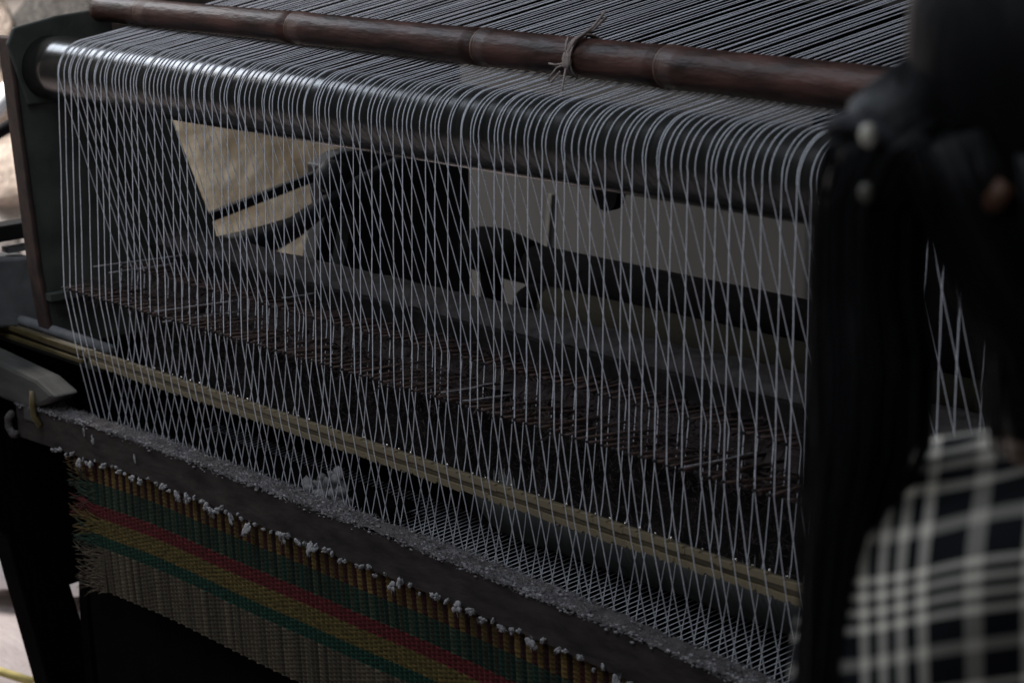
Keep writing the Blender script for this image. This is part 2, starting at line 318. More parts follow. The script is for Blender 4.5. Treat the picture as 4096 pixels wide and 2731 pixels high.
# string tied round the bamboo
sg = empty('tied_string', (1.035, BAY, 0.05)); tag(sg, 'frayed greyish string knotted round the bamboo pole', 'string')
xs = 1.045; cy, cz = bam_c(xs)
def ringpts(x0, x1, r, a0, a1, n=18): return [(x0+(x1-x0)*k/n, cy - r*math.cos(a0+(a1-a0)*k/n), cz + r*math.sin(a0+(a1-a0)*k/n)) for k in range(n+1)]
for k in range(4):
    child(MB().tube(ringpts(xs-0.006+0.004*k, xs+0.004+0.002*k, bam_r(xs)+0.0022+0.0004*k, -0.6-0.1*k, 3.6), 0.0012, 6).build('wrap', M['string'], smooth=True), sg)
kn = bpy.data.objects.new('knot', lump('knot', M['string'], 4.2, 1, 3, 0.45, 2.0)); COL.objects.link(kn); kn.location = (xs+0.001, cy-bam_r(xs)-0.003, cz-0.001); kn.scale = (0.006, 0.004, 0.010); child(kn, sg)
for pts_, r_ in (([(0.002, -0.020, 0.008), (0.010, -0.016, 0.022), (0.018, 0.0, 0.034), (0.026, 0.010, 0.050)], 0.0022), ([(0.002, -0.018, 0.010), (0.008, -0.012, 0.024), (0.014, 0.004, 0.031), (0.024, 0.012, 0.043)], 0.0022),
                 ([(0.0, -0.022, 0.006), (-0.006, -0.016, 0.018), (-0.014, -0.008, 0.022)], 0.0018),
                 ([(0.0, -0.023, -0.004), (-0.010, -0.026, -0.008), (-0.024, -0.028, -0.022), (-0.020, -0.027, -0.024), (-0.006, -0.025, -0.012)], 0.0017),
                 ([(0.0, -0.023, -0.003), (-0.012, -0.026, -0.005), (-0.022, -0.027, -0.004)], 0.0017),
                 ([(0.001, -0.023, -0.008), (0.006, -0.030, -0.022), (0.016, -0.040, -0.034), (0.030, -0.056, -0.052), (0.036, -0.064, -0.062)], 0.0015)):
    child(MB().tube([(xs+a, cy+b*bam_r(xs)/BAR, cz+c) for a, b, c in pts_], r_*0.72, 6).build('loose_end', M['string'], smooth=True), sg)

# ------------------------------------------------------------------ drop stick rack
rk = empty('drop_stick_rack', (0.8, 0.05, -0.40)); tag(rk, 'rack of thin brown drop sticks clogged with lint below the threads', 'rack')
MBl = MB()
def fuzz(x, y, s, f): return s*(nz(x*f, y*f, 1.3) + 0.5*nz(x*f*2.7, y*f*2.7, 4.1))
rows = []
for j in range(9):
    t = j/8; rows.append([(-0.02+k*0.012, 0.115 + 0.035*math.cos(math.pi*t)*-1, -0.272 + 0.014*math.sin(math.pi*t)**0.6 + fuzz(k*0.012, t*0.06+3, 0.0025, 26)) for k in range(152)])
child(MB().grid(rows).build('lint_ridge', M['ridge'], smooth=True), rk)
child(MB().box(-0.02, 1.80, 0.07, 0.16, -0.36, -0.272).build('back_rail', M['lintboard']), rk)
rows = []
for j in range(15):
    t = j/14
    rows.append([(-0.03+k*0.010, 0.022 + 0.030*math.sin(t*1.6) + fuzz(k*0.010+9, t*0.1, 0.006, 28), -0.325 - 0.130*t + fuzz(k*0.010, t*0.1, 0.005, 24)) for k in range(184)])
child(MB().grid(rows[::-1]).build('front_apron', M['lintboard'], smooth=True), rk)
rows = []
for j in range(14):
    t = j/13
    rows.append([(-0.03+k*0.010, 0.022 + 0.09*t, -0.325 + 0.035*t + fuzz(k*0.010+5, t*0.16, 0.007, 24)) for k in range(184)])
child(MB().grid(rows).build('lint_bed', M['lintdark'], smooth=True), rk)
smesh = []
for v in range(5):
    b = MB(); bend = random.uniform(-0.004, 0.004)
    b.tube([(0, -0.002, 0.000), (0.0005, 0.012, -0.001), (bend*0.5, 0.06, -0.004), (bend, 0.12, -0.010)], [0.0014, 0.0018, 0.0020, 0.0016], 6)
    smesh.append(b.mesh('drop_stick', M['stick']))
hookm = MB(); hookm.tube([(0.0016, -0.0045, 0.0012), (-0.0024, -0.0048, 0.0008)], 0.0015, 6); hm = hookm.mesh('hook', M['black'])
for x, front in threads:
    o = bpy.data.objects.new('drop_stick', random.choice(smesh)); COL.objects.link(o)
    o.location = (x + random.uniform(-.001, .001), (-0.0805 if front else 0.0115), (-0.3065 if front else -0.2905)); o.rotation_euler = (random.uniform(-.05, .05), 0, random.uniform(-.22, .22)); o.scale = (random.uniform(.7, 1.7), random.uniform(.45, 1.05), random.uniform(.7, 1.4))
    child(o, rk)
    h = bpy.data.objects.new('hook', hm); COL.objects.link(h); h.parent = o
rf = MB(); random.seed(77)
for k in range(14000):                              # brown fluff caught between the sticks
    x_ = random.uniform(-0.02, 1.78); y_ = random.uniform(-0.075, 0.11); z_ = -0.309 + 0.02*max(0, y_)/0.1 + random.uniform(-.006, .006)
    if nz(x_*14, y_*30, 2.2) < -0.15 and y_ < 0.02: continue
    d = Vector((random.uniform(-.7, .7), random.uniform(-1, 1), random.uniform(-.8, .4))).normalized()*random.uniform(.006, .020); e = d.cross(fw).normalized()*0.00035
    b0 = len(rf.v); P = Vector((x_, y_, z_)); rf.v += [P-e, P+e, P+d*0.55+Vector((0, 0, random.uniform(-.003, .001))), P+d]; rf.f += [(b0, b0+1, b0+2), (b0, b0+2, b0+3)]
for k in range(7000):                               # and hanging on the apron
    x_ = random.uniform(-0.02, 1.78); t = random.random(); P = Vector((x_, 0.018 + 0.028*math.sin(t*1.6), -0.325-0.13*t))
    d = Vector((random.uniform(-1, 1), random.uniform(-1, .2), random.uniform(-.8, .6))).normalized()*random.uniform(.005, .014); e = d.cross(fw).normalized()*0.00035
    b0 = len(rf.v); rf.v += [P-e, P+e, P+d]; rf.f.append((b0, b0+1, b0+2))
tag(child(rf.build('fluff', mat('brown_fluff', (0.060, 0.046, 0.044), 1.0, var=0.5, scale=30, spec=0.02)), rk), kind='stuff')
random.seed(5)
# scraps of white yarn caught on the sticks
for i, (x, y, z, L, a) in enumerate(((0.075, -0.07, -0.268, 0.13, .15), (0.10, -0.06, -0.275, 0.10, .1), (0.27, -0.085, -0.300, 0.12, .2), (0.29, -0.085, -0.312, 0.13, .12), (0.92, -0.08, -0.300, 0.07, .1), (0.96, -0.08, -0.303, 0.06, .2), (1.34, -0.085, -0.302, 0.09, .1), (0.44, 0.01, -0.275, 0.05, .1))):
    pts = [(x + a*L*k/5 + 0.002*nz(i, k), y + L*k/5, z - 0.02*L*k/5 + 0.0015*nz(k, i*3.1)) for k in range(6)]
    tag(MB().tube(pts, 0.0011, 5).build('yarn_scrap', M['lint'], smooth=True), 'short loose scrap of white yarn caught on the drop sticks', 'yarn', 'loose yarn scraps on the drop sticks')

# ------------------------------------------------------------------ lease rod
lr = empty('lease_rod', (0.8, -0.055, -0.42)); tag(lr, 'tan notched lease rod crossing between the front and back threads', 'rod')
LY, LZ = -0.054, -0.407
child(MB().tube([(-0.50, LY, LZ), (1.85, LY, LZ)], 0.0085, 16).build('core', M['brass'], smooth=True), lr)
tooth = MB(); p = 0.0245
def scal(sgn): return [(0.0, -0.001*sgn), (0.0, 0.0040*sgn), (p*0.05, 0.0056*sgn), (p*0.5, 0.0064*sgn), (p*0.86, 0.0066*sgn), (p*0.90, 0.0042*sgn), (p*1.0, 0.0040*sgn), (p*1.0, -0.001*sgn)]
tu = MB().prism(scal(1), 1, -0.0045, 0.0).mesh('upper_tooth', M['tan'], False); tl = MB().prism(scal(-1)[::-1], 1, -0.0045, 0.0).mesh('lower_tooth', M['tan'], False)
bd = lump('bead', M['bead'], 1, 1, 2, 0.05)
k = 0; xx = 0.012
while xx < 1.84:
    for me, nm, zo in ((tu, 'upper_tooth', 0.0045), (tl, 'lower_tooth', -0.0045)):
        o = bpy.data.objects.new(nm, me); COL.objects.link(o); o.location = (xx + (0.008 if zo < 0 else 0), LY-0.0055+random.uniform(-.0006, .0006), LZ+zo+random.uniform(-.0006, .0006)); o.scale = (1.0, 1, random.uniform(.9, 1.08)); child(o, lr)
        if random.random() < (0.75 if zo > 0 else 0.5):
            b = bpy.data.objects.new('bead', bd); COL.objects.link(b); b.location = (xx + (0.008 if zo < 0 else 0) - 0.001, LY-0.005, LZ + zo*2.75); s = random.uniform(0.0012, 0.0024); b.scale = (s, s, s*1.4); child(b, lr)
    xx += p
child(MB().box(-0.50, 0.010, LY-0.016, LY-0.011, LZ+0.004, LZ+0.010).build('left_edge_strip', M['yellow']), lr)
child(MB().box(-0.50, 0.012, LY-0.017, LY-0.012, LZ-0.009, LZ-0.004).build('left_edge_strip', M['yellow']), lr)
child(MB().tube([(-0.50, LY+0.006, LZ+0.016), (0.06, LY+0.006, LZ+0.014)], 0.008, 12).build('rear_bar', M['grey_cast'], smooth=True), lr)
child(MB().tube([(-0.50, LY+0.004, LZ-0.017), (0.03, LY+0.004, LZ-0.016)], 0.008, 12).build('under_bar', M['iron'], smooth=True), lr)

# ------------------------------------------------------------------ yarn roll, turning roller, shelf
wb = empty('warp_beam', (1.2, 0.15, -0.56)); tag(wb, 'fat roll of pale yarn low behind the lease rod at right', 'yarn roll')
prof = MB(); ring = []
n = 360
for k in range(n):
    xk = 0.78 + 1.10*k/n; rr = 0.094 + 0.0034*(k % 3 == 0) + 0.003*nz(xk*14) 
    ring.append([(xk, 0.150 - rr*math.cos(t), -0.456 + rr*math.sin(t)) for t in [2*math.pi*j/48 for j in range(48)]])
child(prof.grid(ring, wrap=True).build('yarn_layer', M['warp'], smooth=True), wb)
child(MB().tube([(0.755, 0.15, -0.456), (0.775, 0.15, -0.456)], 0.098, 40).build('flange', M['black']), wb)
child(MB().tube([(0.0, 0.15, -0.456), (0.755, 0.15, -0.456)], 0.03, 20).build('axle', M['black'], smooth=True), wb)
tag(MB().tube([(-0.05, RY, RZ), (1.85, RY, RZ)], RR-TR, 20).build('turning_roller', M['grey_wood'], smooth=True), 'slim roller hidden behind the linty plank where threads turn back', 'roller')
sh = MB().grid([[(-0.08+k*0.01, -0.02+0.11*j/6, -0.535 + fuzz(k*.01, j*.02, .006, 20)) for k in range(70)] for j in range(7)]).build('shelf_board', M['blackwood'], smooth=True)
sh.modifiers.new('solid', 'SOLIDIFY').thickness = 0.006
tag(sh, 'black linty shelf behind the left part of the plank', 'shelf')

# ------------------------------------------------------------------ plank in front, with lint
fp = empty('front_plank', (0.8, -0.105, -0.53)); tag(fp, 'long dark wooden plank dusted with lint in front of the threads', 'plank')
def dip(x): return -0.032*max(0, x-0.8)**2 - 0.035*max(0, 0.25-x)
pz = lambda x: -0.476 + dip(x)
rows = []
sec = [(-0.120, 0.0), (-0.120, -0.048), (-0.090, -0.048), (-0.090, 0.0)]
rows = [[(x_, y, pz(x_)+z) for (y, z) in sec] for x_ in [-0.115+0.03*k for k in range(66)]]
g = MB().grid(rows, wrap=True); g.f.append((3, 2, 1, 0)); child(g.build('board', M['plank']), fp)
rows = []
for j in range(8):
    t = j/7; rows.append([(-0.112+k*0.003, -0.1215+0.030*t, pz(-0.112+k*0.003) + 0.0012 + max(0, 0.0022 + fuzz(k*0.003, t*0.03, 0.0035, 60))) for k in range(620)])
lt = child(MB().grid(rows).build('lint', M['ridge'], smooth=True), fp); tag(lt, kind='stuff')
ICO = lump('tmp', M['lint'], 0, 1, 1, 0.0); IV = [v.co.copy() for v in ICO.vertices]; IF = [tuple(p_.vertices) for p_ in ICO.polygons]
def clump(mb, P, r, sq=(1, 1, 1)):
    b0 = len(mb.v); a = random.uniform(0, 6)
    for v in IV:
        d = 1 + 0.7*nz(v.x*1.7+P[0]*900, v.y*1.7+a, v.z*1.7)
        mb.v.append(Vector((P[0]+v.x*r*d*sq[0], P[1]+v.y*r*d*sq[1], P[2]+v.z*r*d*sq[2])))
    mb.f += [tuple(b0+q for q in f_) for f_ in IF]
cm = MB()
for k in range(4200):
    x_ = random.uniform(-0.112, 1.72); dens = 0.45 + 1.3*nz(x_*13, 3.3) + 0.5*nz(x_*60, 1.1)
    if random.random() > dens + 0.15: continue
    edge = random.random() < 0.55
    y_ = -0.1215 + abs(random.gauss(0, 0.004)) if edge else random.uniform(-0.12, -0.092)
    clump(cm, (x_, y_, pz(x_) + random.uniform(0.0005, 0.0055) - (random.random()**3*0.006 if edge else 0)), random.uniform(0.0006, 0.0020), (1.8, 1, .8))
tag(child(cm.build('lint_clumps', M['lint'], smooth=True), fp), kind='stuff')
fb = MB()
for k in range(18000):                               # loose fibres standing out of the lint
    x_ = random.uniform(-0.11, 1.72); t = random.random()
    if random.random() > 0.6 + 1.3*nz(x_*13, 3.3) + 0.5*nz(x_*60, 1.1): continue
    y_ = -0.126+0.036*t; z_ = pz(x_) + 0.004*random.random() + 0.002
    d = Vector((random.uniform(-1, 1), random.uniform(-1, .6), random.uniform(-.4, 1))).normalized()*random.uniform(.003, .008); e = d.cross(fw).normalized()*0.00025
    b0 = len(fb.v); P = Vector((x_, y_, z_)); fb.v += [P-e, P+e, P+d*0.6+Vector((0, 0, .001)), P+d]; fb.f += [(b0, b0+1, b0+2), (b0, b0+2, b0+3)]
ff = child(fb.build('lint_fibres', M['lint']), fp); tag(ff, kind='stuff')
child(MB().tube([(-0.113, -0.128, -0.500), (-0.122, -0.130, -0.508), (-0.124, -0.130, -0.522), (-0.114, -0.129, -0.532), (-0.105, -0.128, -0.530)], 0.006, 8).build('end_loop', M['ridge'], smooth=True), fp)

tm = []
for i in range(6):
    tb = MB()
    for q in range(9): clump(tb, (random.gauss(0, .42), random.gauss(0, .3), random.gauss(0, .42)), random.uniform(.3, .62))
    for q in range(70):
        d = Vector((random.gauss(0, 1), random.gauss(0, 1), random.gauss(0, 1))).normalized(); e = d.cross(Vector((.3, .8, .5))).normalized()*0.035; P = d*random.uniform(.4, .8); L_ = random.uniform(.3, .75); b0 = len(tb.v)
        tb.v += [P-e, P+e, P+d*L_+Vector((0, 0, random.uniform(-.3, .1)))]; tb.f.append((b0, b0+1, b0+2))
    tm.append(tb.mesh('cotton_tuft', M['cotton']))
hb2 = MB(); random.seed(3)
for q in range(60):
    a = random.gauss(0, .45); clump(hb2, (a, random.gauss(0, .35), abs(random.gauss(0, .5))*(1-0.7*min(1, abs(a)))), random.uniform(.12, .36), (1.3, 1, .8))
for q in range(500):
    d = Vector((random.gauss(0, 1), random.gauss(0, 1), abs(random.gauss(0, 1)))).normalized(); e = d.cross(Vector((.3, .8, .5))).normalized()*0.016; P = d*random.uniform(.2, .75); b0 = len(hb2.v); hb2.v += [P-e, P+e, P+d*random.uniform(.2, .5)]; hb2.f.append((b0, b0+1, b0+2))
hp = hb2.build('cotton_heap', M['cotton'], smooth=True); hp.location = (0.535, 0.0, -0.528); hp.scale = (0.040, 0.028, 0.040)
tag(hp, 'loose heap of dirty white cotton lying behind the plank', 'cotton'); random.seed(21)
xx = 0.0
while xx < 1.42:
    big = random.random()
    s = (random.uniform(0.0024, 0.0048) if big < .8 else random.uniform(0.0046, 0.0064))*(0.75 + 0.25*min(1, xx))
    o = bpy.data.objects.new('cotton_tuft', random.choice(tm)); COL.objects.link(o)
    hang = 1.0 if big < .8 else random.uniform(1.3, 2.2)
    o.location = (xx, -0.124, pz(xx) - 0.0465 + random.uniform(-0.005, 0.004) - (hang-1)*s); o.scale = (s*random.uniform(.9, 1.7), s*0.8, s*hang); o.rotation_euler = (random.uniform(-1, 1)*.3, random.uniform(-.5, .5), random.uniform(0, 6) if hang == 1 else 0)
    if hang > 1: tag(o, 'elongated white cotton tuft hanging below the edge of the dusty plank', 'tuft', 'hanging cotton tufts on the plank edge')
    else: tag(o, 'small round white cotton tuft clinging to the lower edge of the dusty plank', 'tuft', 'small cotton tufts on the plank edge')
    xx += random.uniform(0.008, 0.026)
for i, (x_, z_) in enumerate(((0.10, -0.490), (0.125, -0.497), (0.245, -0.500))):
    o = bpy.data.objects.new('cotton_flake', tm[i]); COL.objects.link(o); o.location = (x_, -0.121, z_); o.scale = (0.0025, 0.0015, 0.007)
    tag(o, 'thin flake of cotton stuck to the front face of the plank', 'flake', 'cotton flakes on the plank face')

# ------------------------------------------------------------------ striped straw mat
mt = empty('striped_mat', (0.8, -0.112, -0.72)); tag(mt, 'woven straw mat with red, yellow and green stripes hanging below the plank', 'mat')
def stripemat(name, ca, cb, per=0.0205, duty=0.5, var=0.3):
    m = mat(name, ca, 0.85, var=var, scale=60, stretch=(1, 1, 4), spec=0.2); nt = m.node_tree; n = nt.nodes; b = n['Principled BSDF']
    src = b.inputs['Base Color'].links[0].from_socket
    tc = n.new('ShaderNodeTexCoord'); sx = n.new('ShaderNodeSeparateXYZ'); nt.links.new(tc.outputs['Object'], sx.inputs[0])
    dv = n.new('ShaderNodeMath'); dv.operation = 'DIVIDE'; dv.inputs[1].default_value = per; nt.links.new(sx.outputs[0], dv.inputs[0])
    fr = n.new('ShaderNodeMath'); fr.operation = 'FRACT'; nt.links.new(dv.outputs[0], fr.inputs[0])
    lt_ = n.new('ShaderNodeMath'); lt_.operation = 'LESS_THAN'; lt_.inputs[1].default_value = duty; nt.links.new(fr.outputs[0], lt_.inputs[0])
    mx = n.new('ShaderNodeMix'); mx.data_type = 'RGBA'; nt.links.new(lt_.outputs[0], mx.inputs['Factor']); nt.links.new(src, mx.inputs['A']); mx.inputs['B'].default_value = (*cb, 1)
    fl_ = n.new('ShaderNodeMath'); fl_.operation = 'FLOOR'; sc_ = n.new('ShaderNodeMath'); sc_.operation = 'DIVIDE'; sc_.inputs[1].default_value = per*0.5; nt.links.new(sx.outputs[0], sc_.inputs[0]); nt.links.new(sc_.outputs[0], fl_.inputs[0])
    wn = n.new('ShaderNodeTexWhiteNoise'); wn.noise_dimensions = '1D'; nt.links.new(fl_.outputs[0], wn.inputs['W'])
    mr = n.new('ShaderNodeMapRange'); mr.inputs['To Min'].default_value = 0.45; mr.inputs['To Max'].default_value = 1.1; nt.links.new(wn.outputs['Value'], mr.inputs['Value'])
    hs = n.new('ShaderNodeHueSaturation'); nt.links.new(mx.outputs['Result'], hs.inputs['Color']); nt.links.new(mr.outputs[0], hs.inputs['Value'])
    nt.links.new(hs.outputs[0], b.inputs['Base Color']); return m
def sm(name, c): return mat(name, c, 0.85, var=0.55, scale=90, stretch=(1, 1, 4), spec=0.2)
bands = [('gold_band', -0.520, -0.558, stripemat('gold_maroon', (0.1063, 0.0668, 0.0189), (0.0261, 0.0059, 0.0044))),
         ('green_dash_band', -0.558, -0.590, stripemat('green_dash', (0.0240, 0.0327, 0.0190), (0.0045, 0.0200, 0.0125))),
         ('red_band', -0.590, -0.609, sm('red_straw', (0.0675, 0.0084, 0.0089))), ('yellow_band', -0.609, -0.635, sm('yellow_straw', (0.0697, 0.0511, 0.0140))),
         ('green_band', -0.635, -0.653, sm('green_straw', (0.0041, 0.0240, 0.0153))), ('natural_band', -0.653, -0.719, stripemat('natural_straw', (0.0734, 0.0586, 0.0388), (0.0571, 0.0462, 0.0312)))]
MX0 = 0.105; STEP = 0.0026
def maty(x, z):
    rib = 0.0028*abs(math.sin(math.pi*x/0.01025)); cell = 0.0010*math.sin(2*math.pi*z/0.0055 + (math.pi if int(x/0.01025) % 2 else 0))
    return -0.111 - rib - cell + 0.003*nz(x*3, z*6) 
for nm, z1, z0, m in bands:
    nzr = max(5, int((z1-z0)/0.0016)); rows = []
    for j in range(nzr+1):
        z = z1 + (z0-z1)*j/nzr
        rows.append([(x_, maty(x_, z), z + dip(x_)*1.0 + 0.0022*nz(x_*5, 2.2) + 0.0006*nz(x_*70, round(z1 if j < nzr/2 else z0, 3)*40)) for x_ in [MX0 + STEP*k for k in range(560)]])
    child(MB().grid(rows).build(nm, m, smooth=True), mt)
    for k in range(int((z1-z0)/0.0008)):
        z = z0 + (z1-z0)*random.random(); L = random.uniform(0.025, 0.085) if nm != 'natural_band' else random.uniform(0.015, 0.085); dz = random.uniform(-0.020, 0.018) - (0.006 if nm == 'natural_band' and z < -0.69 else 0); y0 = -0.113
        pts = [(MX0+0.006-L*t-0.006*t, y0 - 0.004*t + 0.003*random.uniform(-1, 1)*t, z + dz*t*t + dip(0.1)) for t in (0, .35, .7, 1)]
        child(MB().tube(pts, [0.0010, 0.0009, 0.0007, 0.0003], 5).build('fringe_straw', m, smooth=True), mt)

# ------------------------------------------------------------------ dark lower structure
lp = MB().box(-0.005, 1.9, -0.085, -0.06, -1.2, -0.535).build('lower_shade_panel', M['blackwood']); tag(lp, 'black board closing the loom below the straw mat', 'board')  # black board painting the shadow under the loom
child(MB().prism([(-0.127, -0.695), (-0.031, -0.801), (0.050, -1.20), (-0.040, -1.20)][::-1], 0, -0.24, -0.18).build('leg', M['blackwood'], bevel=0.004), sf)
child(MB().prism([(-0.20, -0.52), (0.06, -0.53), (0.03, -0.80), (-0.031, -0.805), (-0.13, -0.70)], 0, -0.235, -0.185).build('head_block', M['blackwood'], bevel=0.004), sf)

# ------------------------------------------------------------------ person in the near right foreground (out of focus, facing right)
DP = 1.24; PX = DP/5696.5; S = DP/1.6
F = Vector((rt.x, rt.y, 0)).normalized(); LT = Vector((-fw.x, -fw.y, 0)).normalized()
HC = CAM + DP*(fw + rt*((2490-1176)/5696.5) + up*((784-140)/5696.5))          # head centre, right of the frame
def pp(u, v, l=0.0): return HC + F*((u-2490)*PX) + LT*(l*S) + Vector((0, 0, (140-v)*PX))   # u, v: profile drawing units (1 unit = PX metres)
base = HC.copy(); base.z = -1.2
pe = empty('person', base); tag(pe, 'person with long black ponytail and checked shirt standing in the near right foreground', 'person')
M['skin'] = mat('skin', (0.12, 0.065, 0.04), 0.55, var=0.15)
M['hair'] = mat('black_hair', (0.006, 0.006, 0.007), 0.48, var=0.4, scale=60, stretch=(1, 1, .1), bump=0.6, bscale=200, dist=0.002, spec=0.16)
M['cloth_dark'] = mat('dark_cloth', (0.02, 0.02, 0.025), 0.9, var=0.3)
# body: one skinned skeleton
gz = (base.z - HC.z)/S
V = []; E = []; RAD = []
def jv(f, l, z, r, parent=None):
    V.append(HC + (F*f + LT*l + Vector((0, 0, z)))*S); RAD.append(tuple(q*S for q in r) if isinstance(r, tuple) else (r*S, r*S))
    if parent is not None: E.append((parent, len(V)-1))
    return len(V)-1
pel = jv(-0.05, 0, -0.70, (0.10, 0.10)); wa = jv(-0.05, 0, -0.56, (0.09, 0.09), pel); ch = jv(-0.06, 0, -0.42, (0.09, 0.09), wa); ub = jv(-0.04, 0, -0.335, (0.06, 0.06), ch)
n1 = jv(0.0, 0, -0.26, 0.052, ub); n2 = jv(0.02, 0, -0.16, 0.050, n1); h1 = jv(0.03, 0, -0.06, 0.072, n2); h2 = jv(0.015, 0, 0.02, 0.085, h1); h3 = jv(0.01, 0, 0.085, 0.060, h2)
ns = jv(0.095, 0, -0.02, 0.022, h1); 
for sg_ in (-1, 1):
    er = jv(0.02, sg_*0.078, -0.02, 0.016, h1)
    sh_ = jv(-0.02, sg_*0.085, -0.40, 0.038, ub); el = jv(0.06, sg_*0.15, -0.60, 0.034, sh_); fo = jv(0.14, sg_*0.18, -0.575, 0.032, el); wr = jv(0.25, sg_*0.15, -0.565, 0.025, fo); pa = jv(0.31, sg_*0.145, -0.565, 0.026, wr)
    for q, (dl, L1, L2) in enumerate(((-0.030, .030, .022), (-0.010, .036, .028), (0.010, .034, .026), (0.028, .026, .020))):
        a = jv(0.335, sg_*0.145+dl, -0.570, 0.009, pa); b_ = jv(0.335+L1, sg_*0.145+dl, -0.580, 0.008, a); jv(0.335+L1+L2, sg_*0.145+dl, -0.597, 0.007, b_)
    th = jv(0.30, sg_*0.145-sg_*0.035, -0.585, 0.010, wr); jv(0.335, sg_*0.145-sg_*0.045, -0.600, 0.008, th)
    hp_ = jv(-0.04, sg_*0.085, -0.80, 0.085, pel); kn_ = jv(0.0, sg_*0.09, gz+0.48, 0.055, hp_); ak = jv(-0.02, sg_*0.09, gz+0.09, 0.036, kn_); hl = jv(0.0, sg_*0.09, gz+0.045, 0.036, ak); jv(0.13, sg_*0.10, gz+0.035, 0.030, hl)
me = bpy.data.meshes.new('body'); me.from_pydata([tuple(v) for v in V], E, []); bo = bpy.data.objects.new('body', me); COL.objects.link(bo); me.materials.append(M['skin'])
sk = bo.modifiers.new('skin', 'SKIN'); sk.use_smooth_shade = True
for i_, d in enumerate(me.skin_vertices[0].data): d.radius = RAD[i_]; d.use_root = (i_ == 0)
sb = bo.modifiers.new('sub', 'SUBSURF'); sb.levels = 2; sb.render_levels = 2
child(bo, pe)
# eyes and mouth
for sg_ in (-1, 1):
    ey = bpy.data.objects.new('eye', lump('eye', mat('eye_white', (0.5, 0.48, 0.45), 0.2), 1, 1, 2, 0.0)); COL.objects.link(ey); ey.location = HC + (F*0.078 + LT*(sg_*0.030) + Vector((0, 0, 0.005)))*S; ey.scale = (0.013*S,)*3; child(ey, pe)
    iy = bpy.data.objects.new('iris', lump('iris', mat('dark_iris', (0.02, 0.012, 0.008), 0.2), 1, 1, 2, 0.0)); COL.objects.link(iy); iy.location = HC + (F*0.088 + LT*(sg_*0.031) + Vector((0, 0, 0.005)))*S; iy.scale = (0.006*S,)*3; child(iy, pe)
mo = MB().tube([HC + (F*f_ + LT*l_ + Vector((0, 0, -0.068)))*S for f_, l_ in ((0.072, -.026), (0.088, -.012), (0.092, 0), (0.088, .012), (0.072, .026))], [0.002, 0.006, 0.007, 0.006, 0.002], 8).build('mouth', mat('lips', (0.16, 0.06, 0.05), 0.5), smooth=True); child(mo, pe)
# hair on the head and at the nape
hb_ = MB(); rows = []
for a in range(15):
    ph = math.pi*(a/14); row = []
    for b_ in range(28):
        th = 2*math.pi*b_/28; f_ = -0.012 + 0.100*math.sin(ph)*math.cos(th); l_ = 0.088*math.sin(ph)*math.sin(th); z_ = 0.012 + 0.112*math.cos(ph)
        if f_ > 0.05: f_ = 0.05 + (f_-0.05)*0.25
        w_ = 1 + 0.02*math.sin(th*13) + 0.04*nz(f_*22, l_*22, z_*9); row.append(HC + (F*f_*w_ + LT*l_*w_ + Vector((0, 0, z_*w_)))*S*1.04)
    rows.append(row)
child(hb_.grid(rows, wrap=True).build('hair', M['hair'], smooth=True), pe)
def locks(name, path, rad, count, sr, seed, core=12):
    random.seed(seed); mb = MB(); rad = [q*S for q in rad]; path = [Vector(p_) for p_ in path]; n_ = len(path)
    mb.tube(path, [r_*0.86*max(0.02, 1-(i_/(n_-1))**core) for i_, r_ in enumerate(rad)], 14)
    for q in range(count):
        a = random.uniform(0, 6.28); k_ = random.uniform(.15, 1.05) if core < 10 else random.uniform(.70, 1.02); sw_ = random.uniform(-.8, .8); pts = []
        for i_, p_ in enumerate(path):
            aa = a + sw_*i_/n_; rr = rad[i_]*k_*(1+0.12*nz(q*1.7, i_*.6)); pts.append(p_ + F*(math.cos(aa)*rr) + LT*(math.sin(aa)*rr) + Vector((0, 0, 0.004*nz(q, i_))))
        mb.tube(pts, [sr]*(n_-1)+[sr*.3], 5)
    return child(mb.build(name, M['hair'], smooth=True), pe)
PT = [(2180, 230, .0, .052), (2060, 300, .0, .048), (1990, 440, .0, .037), (1978, 620, .0, .037), (1982, 800, .01, .041), (1962, 1000, .02, .040), (1912, 1180, .03, .031), (1882, 1310, .04, .025), (1862, 1440, .045, .022), (1846, 1560, .05, .020), (1838, 1680, .05, .016)]
locks('ponytail', [pp(a, b_, c) for a, b_, c, d in PT], [d for a, b_, c, d in PT], 260, 0.0010, 5, 3.2)
NP = [(2180, 260, .02, .050), (2240, 430, .02, .050), (2310, 600, .02, .046), (2400, 780, .02, .050), (2450, 950, .01, .060), (2470, 1080, .0, .060)]
locks('nape_hair', [pp(a, b_, c) for a, b_, c, d in NP], [d for a, b_, c, d in NP], 110, 0.0010, 6)
SL = [(2300, 300, .085, .010), (2320, 470, .085, .011), (2370, 620, .08, .010), (2440, 760, .075, .004)]
locks('side_lock', [pp(a, b_, c) for a, b_, c, d in SL], [d for a, b_, c, d in SL], 22, 0.0009, 7)
random.seed(11)
